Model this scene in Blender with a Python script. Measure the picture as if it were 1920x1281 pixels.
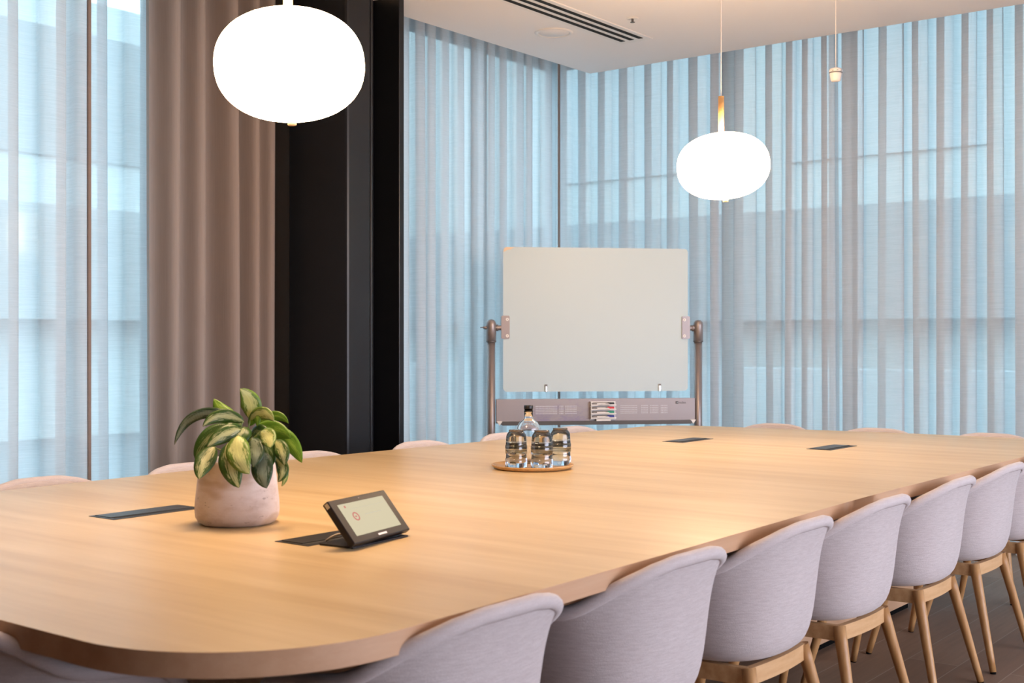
import bpy, bmesh, math, random
from mathutils import Vector, Matrix
random.seed(7)
C = bpy.context.scene
PI = math.pi
for o in list(bpy.data.objects): bpy.data.objects.remove(o)

# ------------------------------------------------------------------ camera
F = 2300.0; CX, CY = 960.0, 640.5
CAMZ = 1.24
HEAD = math.radians(37.74)                    # heading of the view, from +X
FWD = Vector((math.cos(HEAD), math.sin(HEAD), 0)); RGT = Vector((math.sin(HEAD), -math.cos(HEAD), 0))
cd = bpy.data.cameras.new('camera'); cam = bpy.data.objects.new('camera', cd)
C.collection.objects.link(cam); C.camera = cam
cam.location = (0, 0, CAMZ); cam.rotation_euler = (PI/2, 0, HEAD - PI/2)
cd.lens = 36*F/1920; cd.sensor_width = 36; cd.clip_start = .05
cd.dof.use_dof = True; cd.dof.focus_distance = 5.0; cd.dof.aperture_fstop = 6.3

def at(px, py, z):                            # point of the plane at height z seen at a pixel
    d = F*(z-CAMZ)/(CY-py); return FWD*d + RGT*((px-CX)/F*d) + Vector((0, 0, z))
def atd(px, py, d):                           # point at depth d
    return FWD*d + RGT*((px-CX)/F*d) + Vector((0, 0, CAMZ + (CY-py)/F*d))

# ------------------------------------------------------------------ world and view
w = bpy.data.worlds.new('world'); C.world = w; w.use_nodes = True
wn = w.node_tree.nodes; wl = w.node_tree.links
bg = wn['Background']; bg.inputs[1].default_value = 4.4
tc = wn.new('ShaderNodeTexCoord'); sx = wn.new('ShaderNodeSeparateXYZ'); cr = wn.new('ShaderNodeValToRGB')
wl.new(tc.outputs['Generated'], sx.inputs[0]); wl.new(sx.outputs[2], cr.inputs[0]); wl.new(cr.outputs[0], bg.inputs[0])
cr.color_ramp.elements[0].color = (.86, .92, 1, 1); cr.color_ramp.elements[1].color = (.80, .90, 1, 1)
C.view_settings.view_transform = 'Standard'; C.view_settings.look = 'None'
C.view_settings.exposure = 1.27; C.view_settings.gamma = 1; C.view_settings.use_curve_mapping = False

def area(name, loc, rot, sx_, sy_, power=0, col=(1,1,1), portal=False):
    l = bpy.data.lights.new(name, 'AREA'); l.shape = 'RECTANGLE'; l.size = sx_; l.size_y = sy_
    l.energy = power; l.color = col
    if portal: l.cycles.is_portal = True
    o = bpy.data.objects.new(name, l); C.collection.objects.link(o); o.location = loc; o.rotation_euler = rot
    return o
area('portal_left', (4.5, 5.62, 1.65), (-PI/2, 0, 0), 6.2, 3.3, portal=True)
area('portal_back', (7.78, 1.4, 1.65), (PI/2, 0, PI/2), 8.4, 3.3, portal=True)
area('portal_right', (4.2, -3.62, 1.6), (PI/2, 0, 0), 6.0, 2.65, portal=True)

# ------------------------------------------------------------------ helpers
def link(o): C.collection.objects.link(o); return o
def tag(o, label=None, cat=None, group=None, kind=None):
    for k, v in (('label', label), ('category', cat), ('group', group), ('kind', kind)):
        if v: o[k] = v
    return o
def empty(name, loc=(0,0,0), rz=0, **k):
    o = link(bpy.data.objects.new(name, None)); o.location = loc; o.rotation_euler = (0,0,rz); o.empty_display_size = .1
    return tag(o, **k)
def mk(name, bm, mat, parent=None, smooth=False, **k):
    bmesh.ops.recalc_face_normals(bm, faces=bm.faces)
    me = bpy.data.meshes.new(name); bm.to_mesh(me); bm.free()
    if mat: me.materials.append(mat)
    if smooth:
        me.shade_smooth() if hasattr(me, 'shade_smooth') else None
        for p in me.polygons: p.use_smooth = True
    o = link(bpy.data.objects.new(name, me)); o.parent = parent
    return tag(o, **k)
def copy_tree(o, parent=None):
    c = o.copy(); link(c); c.parent = parent
    for ch in list(o.children): copy_tree(ch, c)
    return c
def box(bm, x0, x1, y0, y1, z0, z1, bev=0, M=None):
    r = bmesh.ops.create_cube(bm, size=1); vs = r['verts']
    for v in vs:
        v.co = Vector((x0+(v.co.x+.5)*(x1-x0), y0+(v.co.y+.5)*(y1-y0), z0+(v.co.z+.5)*(z1-z0)))
    if bev:
        es = list({e for v in vs for e in v.link_edges})
        rr = bmesh.ops.bevel(bm, geom=es+vs, offset=bev, segments=2, affect='EDGES', profile=.5)
        vs = rr['verts'] if not M else list({v for f in rr['faces'] for v in f.verts})
    if M:
        for v in vs: v.co = M @ v.co
    return bm
def B(*a, **k): return box(bmesh.new(), *a, **k)
def lathe(bm, prof, seg=48, M=None, cap=True):
    rings = []
    for r, z in prof:
        if r < 1e-6: rings.append([bm.verts.new((0,0,z))])
        else: rings.append([bm.verts.new((r*math.cos(2*PI*i/seg), r*math.sin(2*PI*i/seg), z)) for i in range(seg)])
    for a, b in zip(rings, rings[1:]):
        for i in range(seg):
            j = (i+1) % seg
            if len(a) == 1 and len(b) == 1: continue
            if len(a) == 1: bm.faces.new((a[0], b[j], b[i]))
            elif len(b) == 1: bm.faces.new((a[i], a[j], b[0]))
            else: bm.faces.new((a[i], a[j], b[j], b[i]))
    if M:
        for rg in rings:
            for v in rg: v.co = M @ v.co
    return bm
def tube(bm, pts, rad, seg=12, caps=True):
    pts = [Vector(p) for p in pts]; n = len(pts)
    rad = rad if isinstance(rad, (list, tuple)) else [rad]*n
    rings = []; up = Vector((0,0,1))
    prev = None
    for i, p in enumerate(pts):
        t = (pts[min(i+1,n-1)]-pts[max(i-1,0)]).normalized()
        a = prev if prev is not None else (up if abs(t.z) < .9 else Vector((1,0,0)))
        x = (a - t*a.dot(t)).normalized(); y = t.cross(x); prev = x
        rings.append([bm.verts.new(p + (x*math.cos(2*PI*k/seg) + y*math.sin(2*PI*k/seg))*rad[i]) for k in range(seg)])
    for a, b in zip(rings, rings[1:]):
        for k in range(seg): bm.faces.new((a[k], a[(k+1)%seg], b[(k+1)%seg], b[k]))
    if caps: bm.faces.new(rings[0]); bm.faces.new(rings[-1])
    return bm
def cyl(bm, p0, p1, r, seg=20): return tube(bm, [p0, p1], r, seg)
def prism(bm, pts, z0, z1):
    a = [bm.verts.new((x,y,z0)) for x,y in pts]; b = [bm.verts.new((x,y,z1)) for x,y in pts]; n = len(pts)
    bm.faces.new(a); bm.faces.new(b)
    for i in range(n): bm.faces.new((a[i], a[(i+1)%n], b[(i+1)%n], b[i]))
    return bm

# ------------------------------------------------------------------ materials
class NT:
    def __init__(s, name):
        s.m = bpy.data.materials.new(name); s.m.use_nodes = True; s.t = s.m.node_tree; s.t.nodes.clear()
        s.out = s.n('ShaderNodeOutputMaterial')
    def n(s, ty, **k):
        x = s.t.nodes.new(ty)
        for a, b in k.items():
            if isinstance(a, str) and hasattr(x, a): setattr(x, a, b)
        return x
    def l(s, a, b): s.t.links.new(a, b)
    def coord(s, scale=(1,1,1), out='Object'):
        c = s.n('ShaderNodeTexCoord'); m = s.n('ShaderNodeMapping'); m.inputs['Scale'].default_value = scale
        s.l(c.outputs[out], m.inputs[0]); return m.outputs[0]
    def noise(s, vec, scale=5, detail=3, rough=.5):
        x = s.n('ShaderNodeTexNoise'); x.inputs['Scale'].default_value = scale; x.inputs['Detail'].default_value = detail
        x.inputs['Roughness'].default_value = rough; s.l(vec, x.inputs['Vector']); return x.outputs['Fac']
    def ramp(s, fac, stops):
        r = s.n('ShaderNodeValToRGB'); e = r.color_ramp.elements
        while len(e) > 1: e.remove(e[-1])
        e[0].position = stops[0][0]; e[0].color = (*stops[0][1], 1)
        for p, c in stops[1:]:
            q = e.new(p); q.color = (*c, 1)
        s.l(fac, r.inputs[0]); return r.outputs[0]
    def mixc(s, fac, a, b, mode='MIX'):
        x = s.n('ShaderNodeMix', data_type='RGBA', blend_type=mode)
        for v, i in ((fac, 0), (a, 6), (b, 7)):
            if hasattr(v, 'links') or hasattr(v, 'is_linked'): s.l(v, x.inputs[i])
            else: x.inputs[i].default_value = v if i == 0 else (*v, 1)
        return x.outputs[2]
    def mat(s, op, a, b=None):
        x = s.n('ShaderNodeMath', operation=op)
        for i, v in enumerate((a, b)):
            if v is None: continue
            if hasattr(v, 'is_linked'): s.l(v, x.inputs[i])
            else: x.inputs[i].default_value = v
        return x.outputs[0]
    def bsdf(s, col=None, rough=.5, metal=0, spec=.5, coat=0):
        p = s.n('ShaderNodeBsdfPrincipled')
        for k, v in (('Base Color', col), ('Roughness', rough), ('Metallic', metal), ('Specular IOR Level', spec), ('Coat Weight', coat)):
            if v is None: continue
            if hasattr(v, 'is_linked'): s.l(v, p.inputs[k])
            else: p.inputs[k].default_value = (*v, 1) if k == 'Base Color' else v
        s.l(p.outputs[0], s.out.inputs[0]); s.p = p; return p
    def bump(s, h, strength=.3, dist=.002):
        b = s.n('ShaderNodeBump'); b.inputs['Strength'].default_value = strength; b.inputs['Distance'].default_value = dist
        s.l(h, b.inputs['Height']); s.l(b.outputs[0], s.p.inputs['Normal']); return b
def plain(name, col, rough=.5, metal=0, spec=.5, var=.04, scale=30):
    t = NT(name); nz = t.noise(t.coord(), scale, 3)
    c = t.mixc(nz, tuple(x*(1-var) for x in col), tuple(min(1, x*(1+var)) for x in col))
    t.bsdf(c, rough, metal, spec); return t.m

def wood(name, a, b, c, stretch=(1,14,14), scale=2.2, rough=.35, spec=.5, fine=.35):
    t = NT(name)
    v = t.coord(stretch)
    n1 = t.noise(v, scale, 4, .55); n2 = t.noise(t.coord(tuple(x*6 if x > 1 else x*1.6 for x in stretch)), scale*2, 3, .6)
    col = t.ramp(n1, [(.3, a), (.5, b), (.72, c)])
    col = t.mixc(t.mat('MULTIPLY', n2, fine), col, tuple(x*.82 for x in a))
    t.bsdf(col, rough, 0, spec); t.bump(n2, .08, .0005); return t.m
M = {}
M['table'] = wood('table_veneer', (.575,.40,.20), (.66,.485,.265), (.735,.56,.335), (7,.5,7), 1.8, .34, .45, .25)
M['table_side'] = wood('table_edge_wood', (.52,.30,.17), (.58,.35,.21), (.63,.40,.25), (.8,10,10), 2, .45, .4)
M['leg_wood'] = wood('chair_oak', (.36,.175,.062), (.46,.245,.095), (.55,.32,.145), (30,30,3), 1.5, .4, .4)
M['rail_wood'] = wood('chair_oak_rail', (.48,.27,.12), (.57,.34,.165), (.66,.42,.22), (3,30,30), 1.5, .42, .4)
M['tray_wood'] = wood('tray_wood', (.50,.27,.09), (.62,.36,.14), (.70,.44,.2), (2,22,22), 3, .38, .5)
M['lamp_wood'] = wood('lamp_wood', (.55,.30,.11), (.66,.38,.15), (.74,.46,.2), (40,40,4), 1.5, .4)
# floor: planks along X
t = NT('floor_planks'); co = t.coord((1,1,1))
br = t.n('ShaderNodeTexBrick'); br.inputs['Scale'].default_value = 1; br.inputs['Brick Width'].default_value = 1.9; br.inputs['Row Height'].default_value = .19
br.inputs['Mortar Size'].default_value = .0022; br.inputs['Color1'].default_value = (.23,.135,.085,1); br.inputs['Color2'].default_value = (.33,.21,.14,1); br.inputs['Mortar'].default_value = (.42,.33,.25,1)
t.l(co, br.inputs[0]); nz = t.noise(t.coord((1.2,16,1)), 2.5, 4, .6)
t.bsdf(t.mixc(t.mat('MULTIPLY', nz, .75), br.outputs[0], (.11,.075,.055)), .55, 0, .35); t.bump(nz, .15, .001); M['floor'] = t.m
M['ceiling'] = plain('ceiling_paint', (.86,.82,.81), .85, 0, .2, .01, 3)
M['wall'] = plain('wall_paint', (.62,.58,.55), .8, 0, .3, .02, 3)
M['wall_dark'] = plain('dark_wall_paint', (.16,.14,.13), .8, 0, .3, .02, 3)
M['brown'] = plain('brown_pier', (.045,.03,.022), .7, 0, .3, .1, 6)
M['black'] = plain('black_underframe', (.006,.006,.006), .95, 0, .03)
M['mullion'] = plain('mullion_metal', (.10,.10,.105), .5, .3)
M['trim'] = plain('trim_paint', (.55,.55,.55), .6)
# black painted column with faint orange-peel
t = NT('column_paint'); n1 = t.noise(t.coord(), 260, 2); n2 = t.noise(t.coord(), 3, 3)
t.bsdf(t.mixc(n2, (.007,.008,.011), (.011,.012,.016)), .36, 0, .4); t.bump(n1, .25, .001); M['column'] = t.m
# chair fabric: melange with fine weave
def fabric(name, a, b, rough=.95):
    t = NT(name); n1 = t.noise(t.coord((9,9,90)), 3.2, 4, .65); n2 = t.noise(t.coord((1,1,1)), 420, 2); n3 = t.noise(t.coord(), 5, 2)
    n1 = t.ramp(n1, [(.25, (0,0,0)), (.75, (1,1,1))]); c = t.mixc(n1, a, b); c = t.mixc(t.mat('MULTIPLY', n2, .55), c, tuple(x*.55 for x in a)); c = t.mixc(t.mat('MULTIPLY', n3, .2), c, (b[0]*1.0, b[1]*.9, b[2]*.92))
    p = t.bsdf(c, rough, 0, .15); p.inputs['Sheen Weight'].default_value = .25; p.inputs['Sheen Roughness'].default_value = .6
    wv = t.n('ShaderNodeTexVoronoi'); wv.inputs['Scale'].default_value = 480; t.l(t.coord(), wv.inputs['Vector'])
    t.bump(t.mat('ADD', wv.outputs['Distance'], n1), .35, .0012); return t.m
M['fabric'] = fabric('chair_fabric', (.47,.41,.405), (.67,.615,.61))
M['seam'] = plain('seam_thread', (.36,.30,.29), .95, 0, .1)
M['piping'] = fabric('piping_fabric', (.58,.515,.51), (.70,.64,.64))
# curtains
def sheer(name, col, trans, transl, slub=.25, vert=False, tint=(1,1,1)):
    t = NT(name)
    n1 = t.noise(t.coord((4,4,150) if not vert else (120,120,3)), 1.6, 4, .7)
    n2 = t.noise(t.coord((60,60,700) if not vert else (700,700,20)), 1.0, 2)
    f = t.mat('MULTIPLY', t.mat('ADD', t.mat('MULTIPLY', t.mat('SUBTRACT', n1, .5), slub*2), 1.0), trans)
    f = t.mat('ADD', f, t.mat('MULTIPLY', t.mat('SUBTRACT', n2, .5), slub*trans))
    c = t.mixc(n1, tuple(x*1.08 for x in col), tuple(x*.86 for x in col))
    d = t.n('ShaderNodeBsdfDiffuse'); tl = t.n('ShaderNodeBsdfTranslucent'); tr = t.n('ShaderNodeBsdfTransparent')
    tr.inputs[0].default_value = (*tint, 1)
    t.l(c, d.inputs[0]); t.l(c, tl.inputs[0])
    m1 = t.n('ShaderNodeMixShader'); m1.inputs[0].default_value = transl; t.l(d.outputs[0], m1.inputs[1]); t.l(tl.outputs[0], m1.inputs[2])
    m2 = t.n('ShaderNodeMixShader'); t.l(f, m2.inputs[0]); t.l(m1.outputs[0], m2.inputs[1]); t.l(tr.outputs[0], m2.inputs[2])
    t.l(m2.outputs[0], t.out.inputs[0]); return t.m
M['sheer'] = sheer('sheer_fabric', (.70,.675,.685), .30, .50, .22)
M['drape'] = sheer('drape_fabric', (.40,.335,.305), .02, .30, .6, True)
M['hem'] = sheer('hem_fabric', (.40,.32,.29), .03, .35, .2)
for gn, gc in (('glass_pane', (.64,.775,.81,1)), ('glass_clear', (.98,.95,.98,1))):
    t = NT(gn); tr = t.n('ShaderNodeBsdfTransparent'); tr.inputs[0].default_value = gc
    gl = t.n('ShaderNodeBsdfGlossy'); gl.inputs['Roughness'].default_value = .08; fr = t.n('ShaderNodeFresnel'); mx = t.n('ShaderNodeMixShader')
    t.l(t.mat('MULTIPLY', fr.outputs[0], .35), mx.inputs[0]); t.l(tr.outputs[0], mx.inputs[1]); t.l(gl.outputs[0], mx.inputs[2]); t.l(mx.outputs[0], t.out.inputs[0]); M[gn] = t.m
# lamp glass
t = NT('opal_glass'); em = t.n('ShaderNodeEmission'); em.inputs[0].default_value = (1,.67,.40,1); em.inputs[1].default_value = 21; t.l(em.outputs[0], t.out.inputs[0]); M['opal'] = t.m
M['cord'] = plain('cord', (.75,.70,.68), .6)
M['white_plastic'] = plain('white_plastic', (.80,.76,.73), .4)
M['knob'] = wood('pale_wood', (.62,.44,.25), (.7,.5,.3), (.78,.58,.36), (40,40,4), 2, .45)
M['slot'] = plain('slot_black', (.004,.004,.004), .9)
M['metal'] = plain('warm_grey_metal', (.29,.25,.245), .38, .5, .5, .03)
M['dark_metal'] = plain('dark_grey_metal', (.10,.09,.085), .45, .3)
M['steel'] = plain('bright_steel', (.75,.75,.74), .25, 1)
M['hatch'] = plain('hatch_anodised', (.055,.052,.055), .38, .5, .5, .08, 60)
M['hatch_gap'] = plain('hatch_gap_black', (.008,.007,.007), .7)
M['board_white'] = plain('board_glass', (.55,.67,.72), .4, 0, .25, .008, 2)
M['cream'] = plain('cream_corner', (.78,.62,.46), .6)
M['perf'] = plain('perforation_white', (.78,.82,.88), .6)
M['holder'] = plain('holder_white', (.80,.78,.76), .4)
M['pen'] = plain('pen_grey', (.20,.19,.19), .4)
for n, c in (('black', (.01,.01,.012)), ('red', (.62,.03,.05)), ('green', (.01,.26,.17)), ('blue', (.02,.035,.28))): M['cap_'+n] = plain('cap_'+n, c, .35)
t = NT('rail_painted'); n1 = t.noise(t.coord((3,3,7)), 2.2, 6, .75); n2 = t.noise(t.coord(), 1.6, 1)
k = t.ramp(t.mat('MULTIPLY', n1, n2), [(.27, (0,0,0)), (.36, (1,1,1))])
t.bsdf(t.mixc(t.mat('MULTIPLY', k, .5), (.33,.295,.30), (.17,.14,.30)), .45, .35); M['rail'] = t.m
M['logo'] = plain('logo_dark', (.05,.05,.055), .5)
t = NT('clear_glass'); p = t.bsdf((.97,.985,1), .0, 0, .5); p.inputs['Transmission Weight'].default_value = 1; p.inputs['IOR'].default_value = 1.48; M['glass'] = t.m
t = NT('smoky_glass'); p = t.bsdf((.86,.93,1.0), .0, 0, .5); p.inputs['Transmission Weight'].default_value = 1; p.inputs['IOR'].default_value = 1.5; M['tumbler'] = t.m
M['bottle_cap'] = plain('bottle_cap_black', (.012,.01,.012), .35)
M['tablet'] = plain('tablet_black', (.016,.012,.012), .35, 0, .35)
M['tablet_base'] = plain('tablet_base', (.018,.018,.024), .35, .3)
t = NT('screen'); e = t.n('ShaderNodeEmission'); e.inputs[0].default_value = (.60,.53,.36,1); e.inputs[1].default_value = .5
g = t.n('ShaderNodeBsdfGlossy'); g.inputs['Roughness'].default_value = .12; m = t.n('ShaderNodeMixShader'); m.inputs[0].default_value = .06
t.l(e.outputs[0], m.inputs[1]); t.l(g.outputs[0], m.inputs[2]); t.l(m.outputs[0], t.out.inputs[0]); M['screen'] = t.m
for n, c in (('icon_red', (.34,.12,.10)), ('icon_grey', (.34,.31,.24))):
    t = NT(n); e = t.n('ShaderNodeEmission'); e.inputs[0].default_value = (*c,1); e.inputs[1].default_value = .8; t.l(e.outputs[0], t.out.inputs[0]); M[n] = t.m
M['cable'] = plain('cable_white', (.80,.70,.58), .5)
# terrazzo-like plaster pot
t = NT('pot_plaster'); n1 = t.noise(t.coord((1,1,2.2)), 9, 5, .7); n2 = t.noise(t.coord((1,1,2.5)), 40, 3, .5); n3 = t.noise(t.coord((1,1,3)), 6, 2)
c = t.ramp(n1, [(.3, (.58,.46,.41)), (.5, (.72,.62,.59)), (.7, (.78,.70,.68))])
k = t.ramp(n2, [(.30, (1,1,1)), (.34, (0,0,0))]); c = t.mixc(t.mat('MULTIPLY', k, .6), c, (.30,.22,.19))
k2 = t.ramp(n3, [(.56, (0,0,0)), (.64, (1,1,1))]); c = t.mixc(t.mat('MULTIPLY', k2, .6), c, (.50,.36,.24))
t.bsdf(c, .6, 0, .35); t.bump(n2, .25, .0015); M['pot'] = t.m
M['soil'] = plain('soil', (.03,.02,.012), .95, 0, .2, .5, 80)
# variegated leaves: UV x = along, y = across
def leafmat(name, green, cream, amount, ygreen=None):
    t = NT(name); uv = t.n('ShaderNodeTexCoord').outputs['UV']; s = t.n('ShaderNodeSeparateXYZ'); t.l(uv, s.inputs[0])
    ac = t.mat('ABSOLUTE', t.mat('SUBTRACT', s.outputs[1], .5))            # 0 mid .. .5 edge
    mp = t.n('ShaderNodeMapping'); mp.inputs['Scale'].default_value = (3.5, 14, 1); t.l(uv, mp.inputs[0])
    oi = t.n('ShaderNodeObjectInfo'); va = t.n('ShaderNodeVectorMath', operation='ADD'); t.l(mp.outputs[0], va.inputs[0]); t.l(oi.outputs['Random'], va.inputs[1])
    nz = t.noise(va.outputs[0], 1.3, 5, .7)
    v = t.mat('ADD', t.mat('MULTIPLY', ac, 1.5), t.mat('MULTIPLY', t.mat('SUBTRACT', nz, .5), 2.0))
    f = t.ramp(v, [(amount, (1,1,1)), (amount+.10, (0,0,0))])
    rib = t.ramp(ac, [(.012, (1,1,1)), (.03, (0,0,0))])
    c = t.mixc(f, green, cream); c = t.mixc(t.mat('MULTIPLY', rib, .5), c, tuple(min(1, x*1.25) for x in cream))
    p = t.bsdf(c, .36, 0, .5); p.inputs['Subsurface Weight'].default_value = 0
    wv = t.n('ShaderNodeTexWave'); wv.inputs['Scale'].default_value = 9; wv.inputs['Distortion'].default_value = 1; t.l(uv, wv.inputs[0])
    t.bump(wv.outputs['Fac'], .2, .001)
    tl = t.n('ShaderNodeBsdfTranslucent'); t.l(c, tl.inputs[0]); mx = t.n('ShaderNodeMixShader'); mx.inputs[0].default_value = .25
    t.l(p.outputs[0], mx.inputs[1]); t.l(tl.outputs[0], mx.inputs[2]); t.l(mx.outputs[0], t.out.inputs[0]); return t.m
M['leaf_green'] = leafmat('leaf_green', (.15,.30,.025), (.30,.46,.06), .12)
M['leaf_dark'] = leafmat('leaf_dark', (.05,.13,.02), (.30,.36,.16), .10)
M['leaf_var'] = leafmat('leaf_variegated', (.055,.125,.02), (.60,.62,.31), .25)
M['leaf_light'] = leafmat('leaf_light', (.15,.27,.04), (.68,.72,.32), .38)
M['leaf_silver'] = leafmat('leaf_silver', (.04,.085,.035), (.27,.33,.24), .34)
M['stem'] = plain('stem_green', (.22,.30,.08), .5)
# outside
M['kerb_wall'] = plain('weathered_concrete', (.42,.43,.43), .9, 0, .2, .35, 1.2)
M['pale_wall'] = plain('pale_outdoor_wall', (.40,.41,.41), .9, 0, .2, .25, 1.2)
M['asphalt'] = plain('asphalt', (.21,.22,.23), .9, 0, .2, .2, 2)
M['concrete'] = plain('pale_concrete', (.40,.41,.40), .9, 0, .2, .1, 1)
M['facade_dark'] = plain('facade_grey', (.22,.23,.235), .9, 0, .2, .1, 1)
M['shopfront'] = plain('shopfront_glass', (.34,.355,.36), .5, 0, .5, .2, .7)
M['foliage'] = plain('foliage', (.14,.20,.10), .9, 0, .2, .5, 4)

# ------------------------------------------------------------------ the setting
ZC = 3.13; XB = 7.32; YL = 5.19
def struct(name, bm, m): return mk(name, bm, m, kind='structure')
struct('floor', B(-3.2, 7.9, -3.7, 5.75, -.12, 0), M['floor'])
struct('ceiling', B(-3.2, 7.18, -3.7, 4.86, ZC, ZC+.10), M['ceiling'])
struct('upper_slab', B(-3.2, 7.9, -3.7, 5.75, 3.40, 3.52), M['ceiling'])  # unseen upper slab closing off the curtain pocket
struct('wall_rear', B(-3.2, -3.05, -3.7, 5.75, 0, 3.4), M['wall_dark'])
wr = bmesh.new(); box(wr, -3.05, 7.9, -3.7, -3.55, 0, .25); box(wr, -3.05, 7.9, -3.7, -3.55, 2.9, 3.4); box(wr, -3.05, 1.2, -3.7, -3.55, .25, 2.9); box(wr, 7.2, 7.9, -3.7, -3.55, .25, 2.9)
struct('wall_right', wr, M['wall'])
wl_ = bmesh.new(); box(wl_, 4.02, 5.22, 5.36, 5.60, 0, 3.4); box(wl_, -3.05, 1.5, 5.36, 5.60, 0, 3.4); struct('wall_left', wl_, M['brown'])  # second box: unseen stretch added to cut light on the near table end
def window(name, axis, a0, a1, c, muls, zt=3.38, z0=.0, pane='glass_pane'):
    root = empty(name, kind='structure')
    fr = bmesh.new()
    def bb(bm, s0, s1, t0, t1, z0, z1):
        if axis == 'x': box(bm, s0, s1, c+t0, c+t1, z0, z1)
        else: box(bm, c+t0, c+t1, s0, s1, z0, z1)
    bb(fr, a0, a1, -.03, .05, z0, z0+.07); bb(fr, a0, a1, -.03, .05, zt-.07, zt)
    for m_ in (a0, a1, *muls): bb(fr, m_-.03, m_+.03, -.05, .05, z0+.06, zt-.06)
    mk('window_frame', fr, M['mullion'], root)
    g = bmesh.new(); bb(g, a0, a1, 0, .012, z0+.05, zt-.05); mk('window_pane', g, M[pane], root)
window('window_1', 'x', 1.53, 3.99, 5.50, (2.55,))
window('window_2', 'x', 5.22, 7.7, 5.50, (6.72,))
window('window_3', 'y', -3.5, 5.5, 7.62, (-2.6, -1.2, .2, 1.62, 3.13, 4.0))
window('fill_window', 'x', 1.2, 7.2, -3.62, (2.7, 4.2, 5.7), 2.9, .25, 'glass_clear')  # unseen window added as daylight fill on the chair backs
struct('baseboard_back', B(7.46, 7.56, -3.5, 5.4, 0, .09, bev=.004), M['trim'])
# column: steel section, plate facing the room and plate behind
rt = empty('steel_column', (0,0,0), label='tall black painted steel column between the brown drape and the corner sheer curtains', cat='column')
YC = 4.58
cb = bmesh.new(); box(cb, 4.516, 4.70, YC, 5.03, 0, 3.40, bev=.016); mk('flange', cb, M['column'], rt)
cb = bmesh.new(); box(cb, 4.70, 4.912, YC+.19, 5.03, 0, 3.40, bev=.003); mk('web', cb, M['column'], rt)
cb = bmesh.new(); box(cb, 4.912, 4.952, YC, 5.03, 0, 3.40, bev=.004); mk('flange', cb, M['column'], rt)
cb = bmesh.new(); box(cb, 4.690, 4.706, YC-.003, YC+.02, 0, 3.40, bev=.003); mk('edge_bead', cb, M['column'], rt)

# ------------------------------------------------------------------ curtains
def curtain(name, axis, a0, a1, c, mat, period, amp, label, cat, group=None, hem=None, z0=.02, z1=3.36, seed=1, hard=0.0):
    rnd = random.Random(seed); L = abs(a1-a0); sg = 1 if a1 > a0 else -1
    # plan polyline
    pts = []; s = 0.0; th = rnd.random()*PI
    folds = []
    while s < L:
        p = period*rnd.uniform(.6, 1.45); folds.append((s, p, amp*rnd.uniform(.65, 1.25))); s += p
    K = 18
    for (s0, p, A) in folds:
        for k in range(K):
            th = 2*PI*k/K
            ss = s0 + p*k/K - hard*p*math.sin(2*th)
            if ss > L: continue
            pts.append((max(0, ss), A*math.sin(th) + .008*math.sin(ss*9)))
    bm = bmesh.new(); rows = []
    zs = [z1 - (z1-z0)*i/10 for i in range(11)]
    for i, z in enumerate(zs):
        f = i/10; row = []
        for (ss, of) in pts:
            s2 = ss + .012*f*math.sin(ss*13+seed) ; o2 = of*(1+.12*f*math.sin(ss*7+seed*2)) + .006*f*math.sin(ss*31+f*4)
            a = a0 + sg*s2
            row.append(bm.verts.new((a, c+o2, z) if axis == 'x' else (c+o2, a, z)))
        rows.append(row)
    for r0, r1 in zip(rows, rows[1:]):
        for i in range(len(pts)-1): bm.faces.new((r0[i], r0[i+1], r1[i+1], r1[i]))
    for f_ in bm.faces: f_.smooth = True
    o = mk(name, bm, mat, None, True)
    tag(o, label, cat, group)
    if hem:
        for e_ in hem:
            hb = bmesh.new(); q = pts[0] if e_ == 0 else pts[-1]; a = a0 + sg*q[0]
            top = [];
            pl = [((a+dx, c+dy) if axis == 'x' else (c+dy, a+dx)) for dx, dy in ((-.012,-.068),(.006,-.064),(.006,-.050),(-.012,-.054))]
            prism(hb, pl, z0, z1); mk('hem', hb, M['hem'], o)
    return o
g = 'sheer curtains along the windows'
curtain('sheer_curtain', 'x', 1.3, 3.37, YL, M['sheer'], .19, .05, 'pale sheer curtain at the far left of the photo, left of the brown seam', 'curtain', g, hem=(1,), seed=3, hard=.14)
curtain('sheer_curtain', 'x', 3.36, 4.20, YL+.14, M['sheer'], .17, .05, 'narrow sheer curtain between the brown seam and the brown drape', 'curtain', g, seed=5, hard=.14)
curtain('sheer_curtain', 'x', 5.23, 7.19, YL, M['sheer'], .15, .045, 'bright sheer curtain right of the black column, running into the corner', 'curtain', g, hem=(1,), seed=8, hard=.16)
curtain('sheer_curtain', 'y', 5.30, 3.10, XB, M['sheer'], .17, .06, 'sheer curtain behind the whiteboard, from the corner to the dark overlap', 'curtain', g, seed=11, hard=.17)
curtain('sheer_curtain', 'y', 3.16, -3.3, XB+.03, M['sheer'], .19, .065, 'sheer curtain at the right of the photo, right of the dark overlap', 'curtain', g, seed=13, hard=.17)
curtain('brown_drape', 'x', 3.63, 4.46, 5.04, M['drape'], .150, .062, 'heavy taupe brown drape hanging in deep folds beside the black column', 'drape', seed=21, hard=.03)

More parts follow.
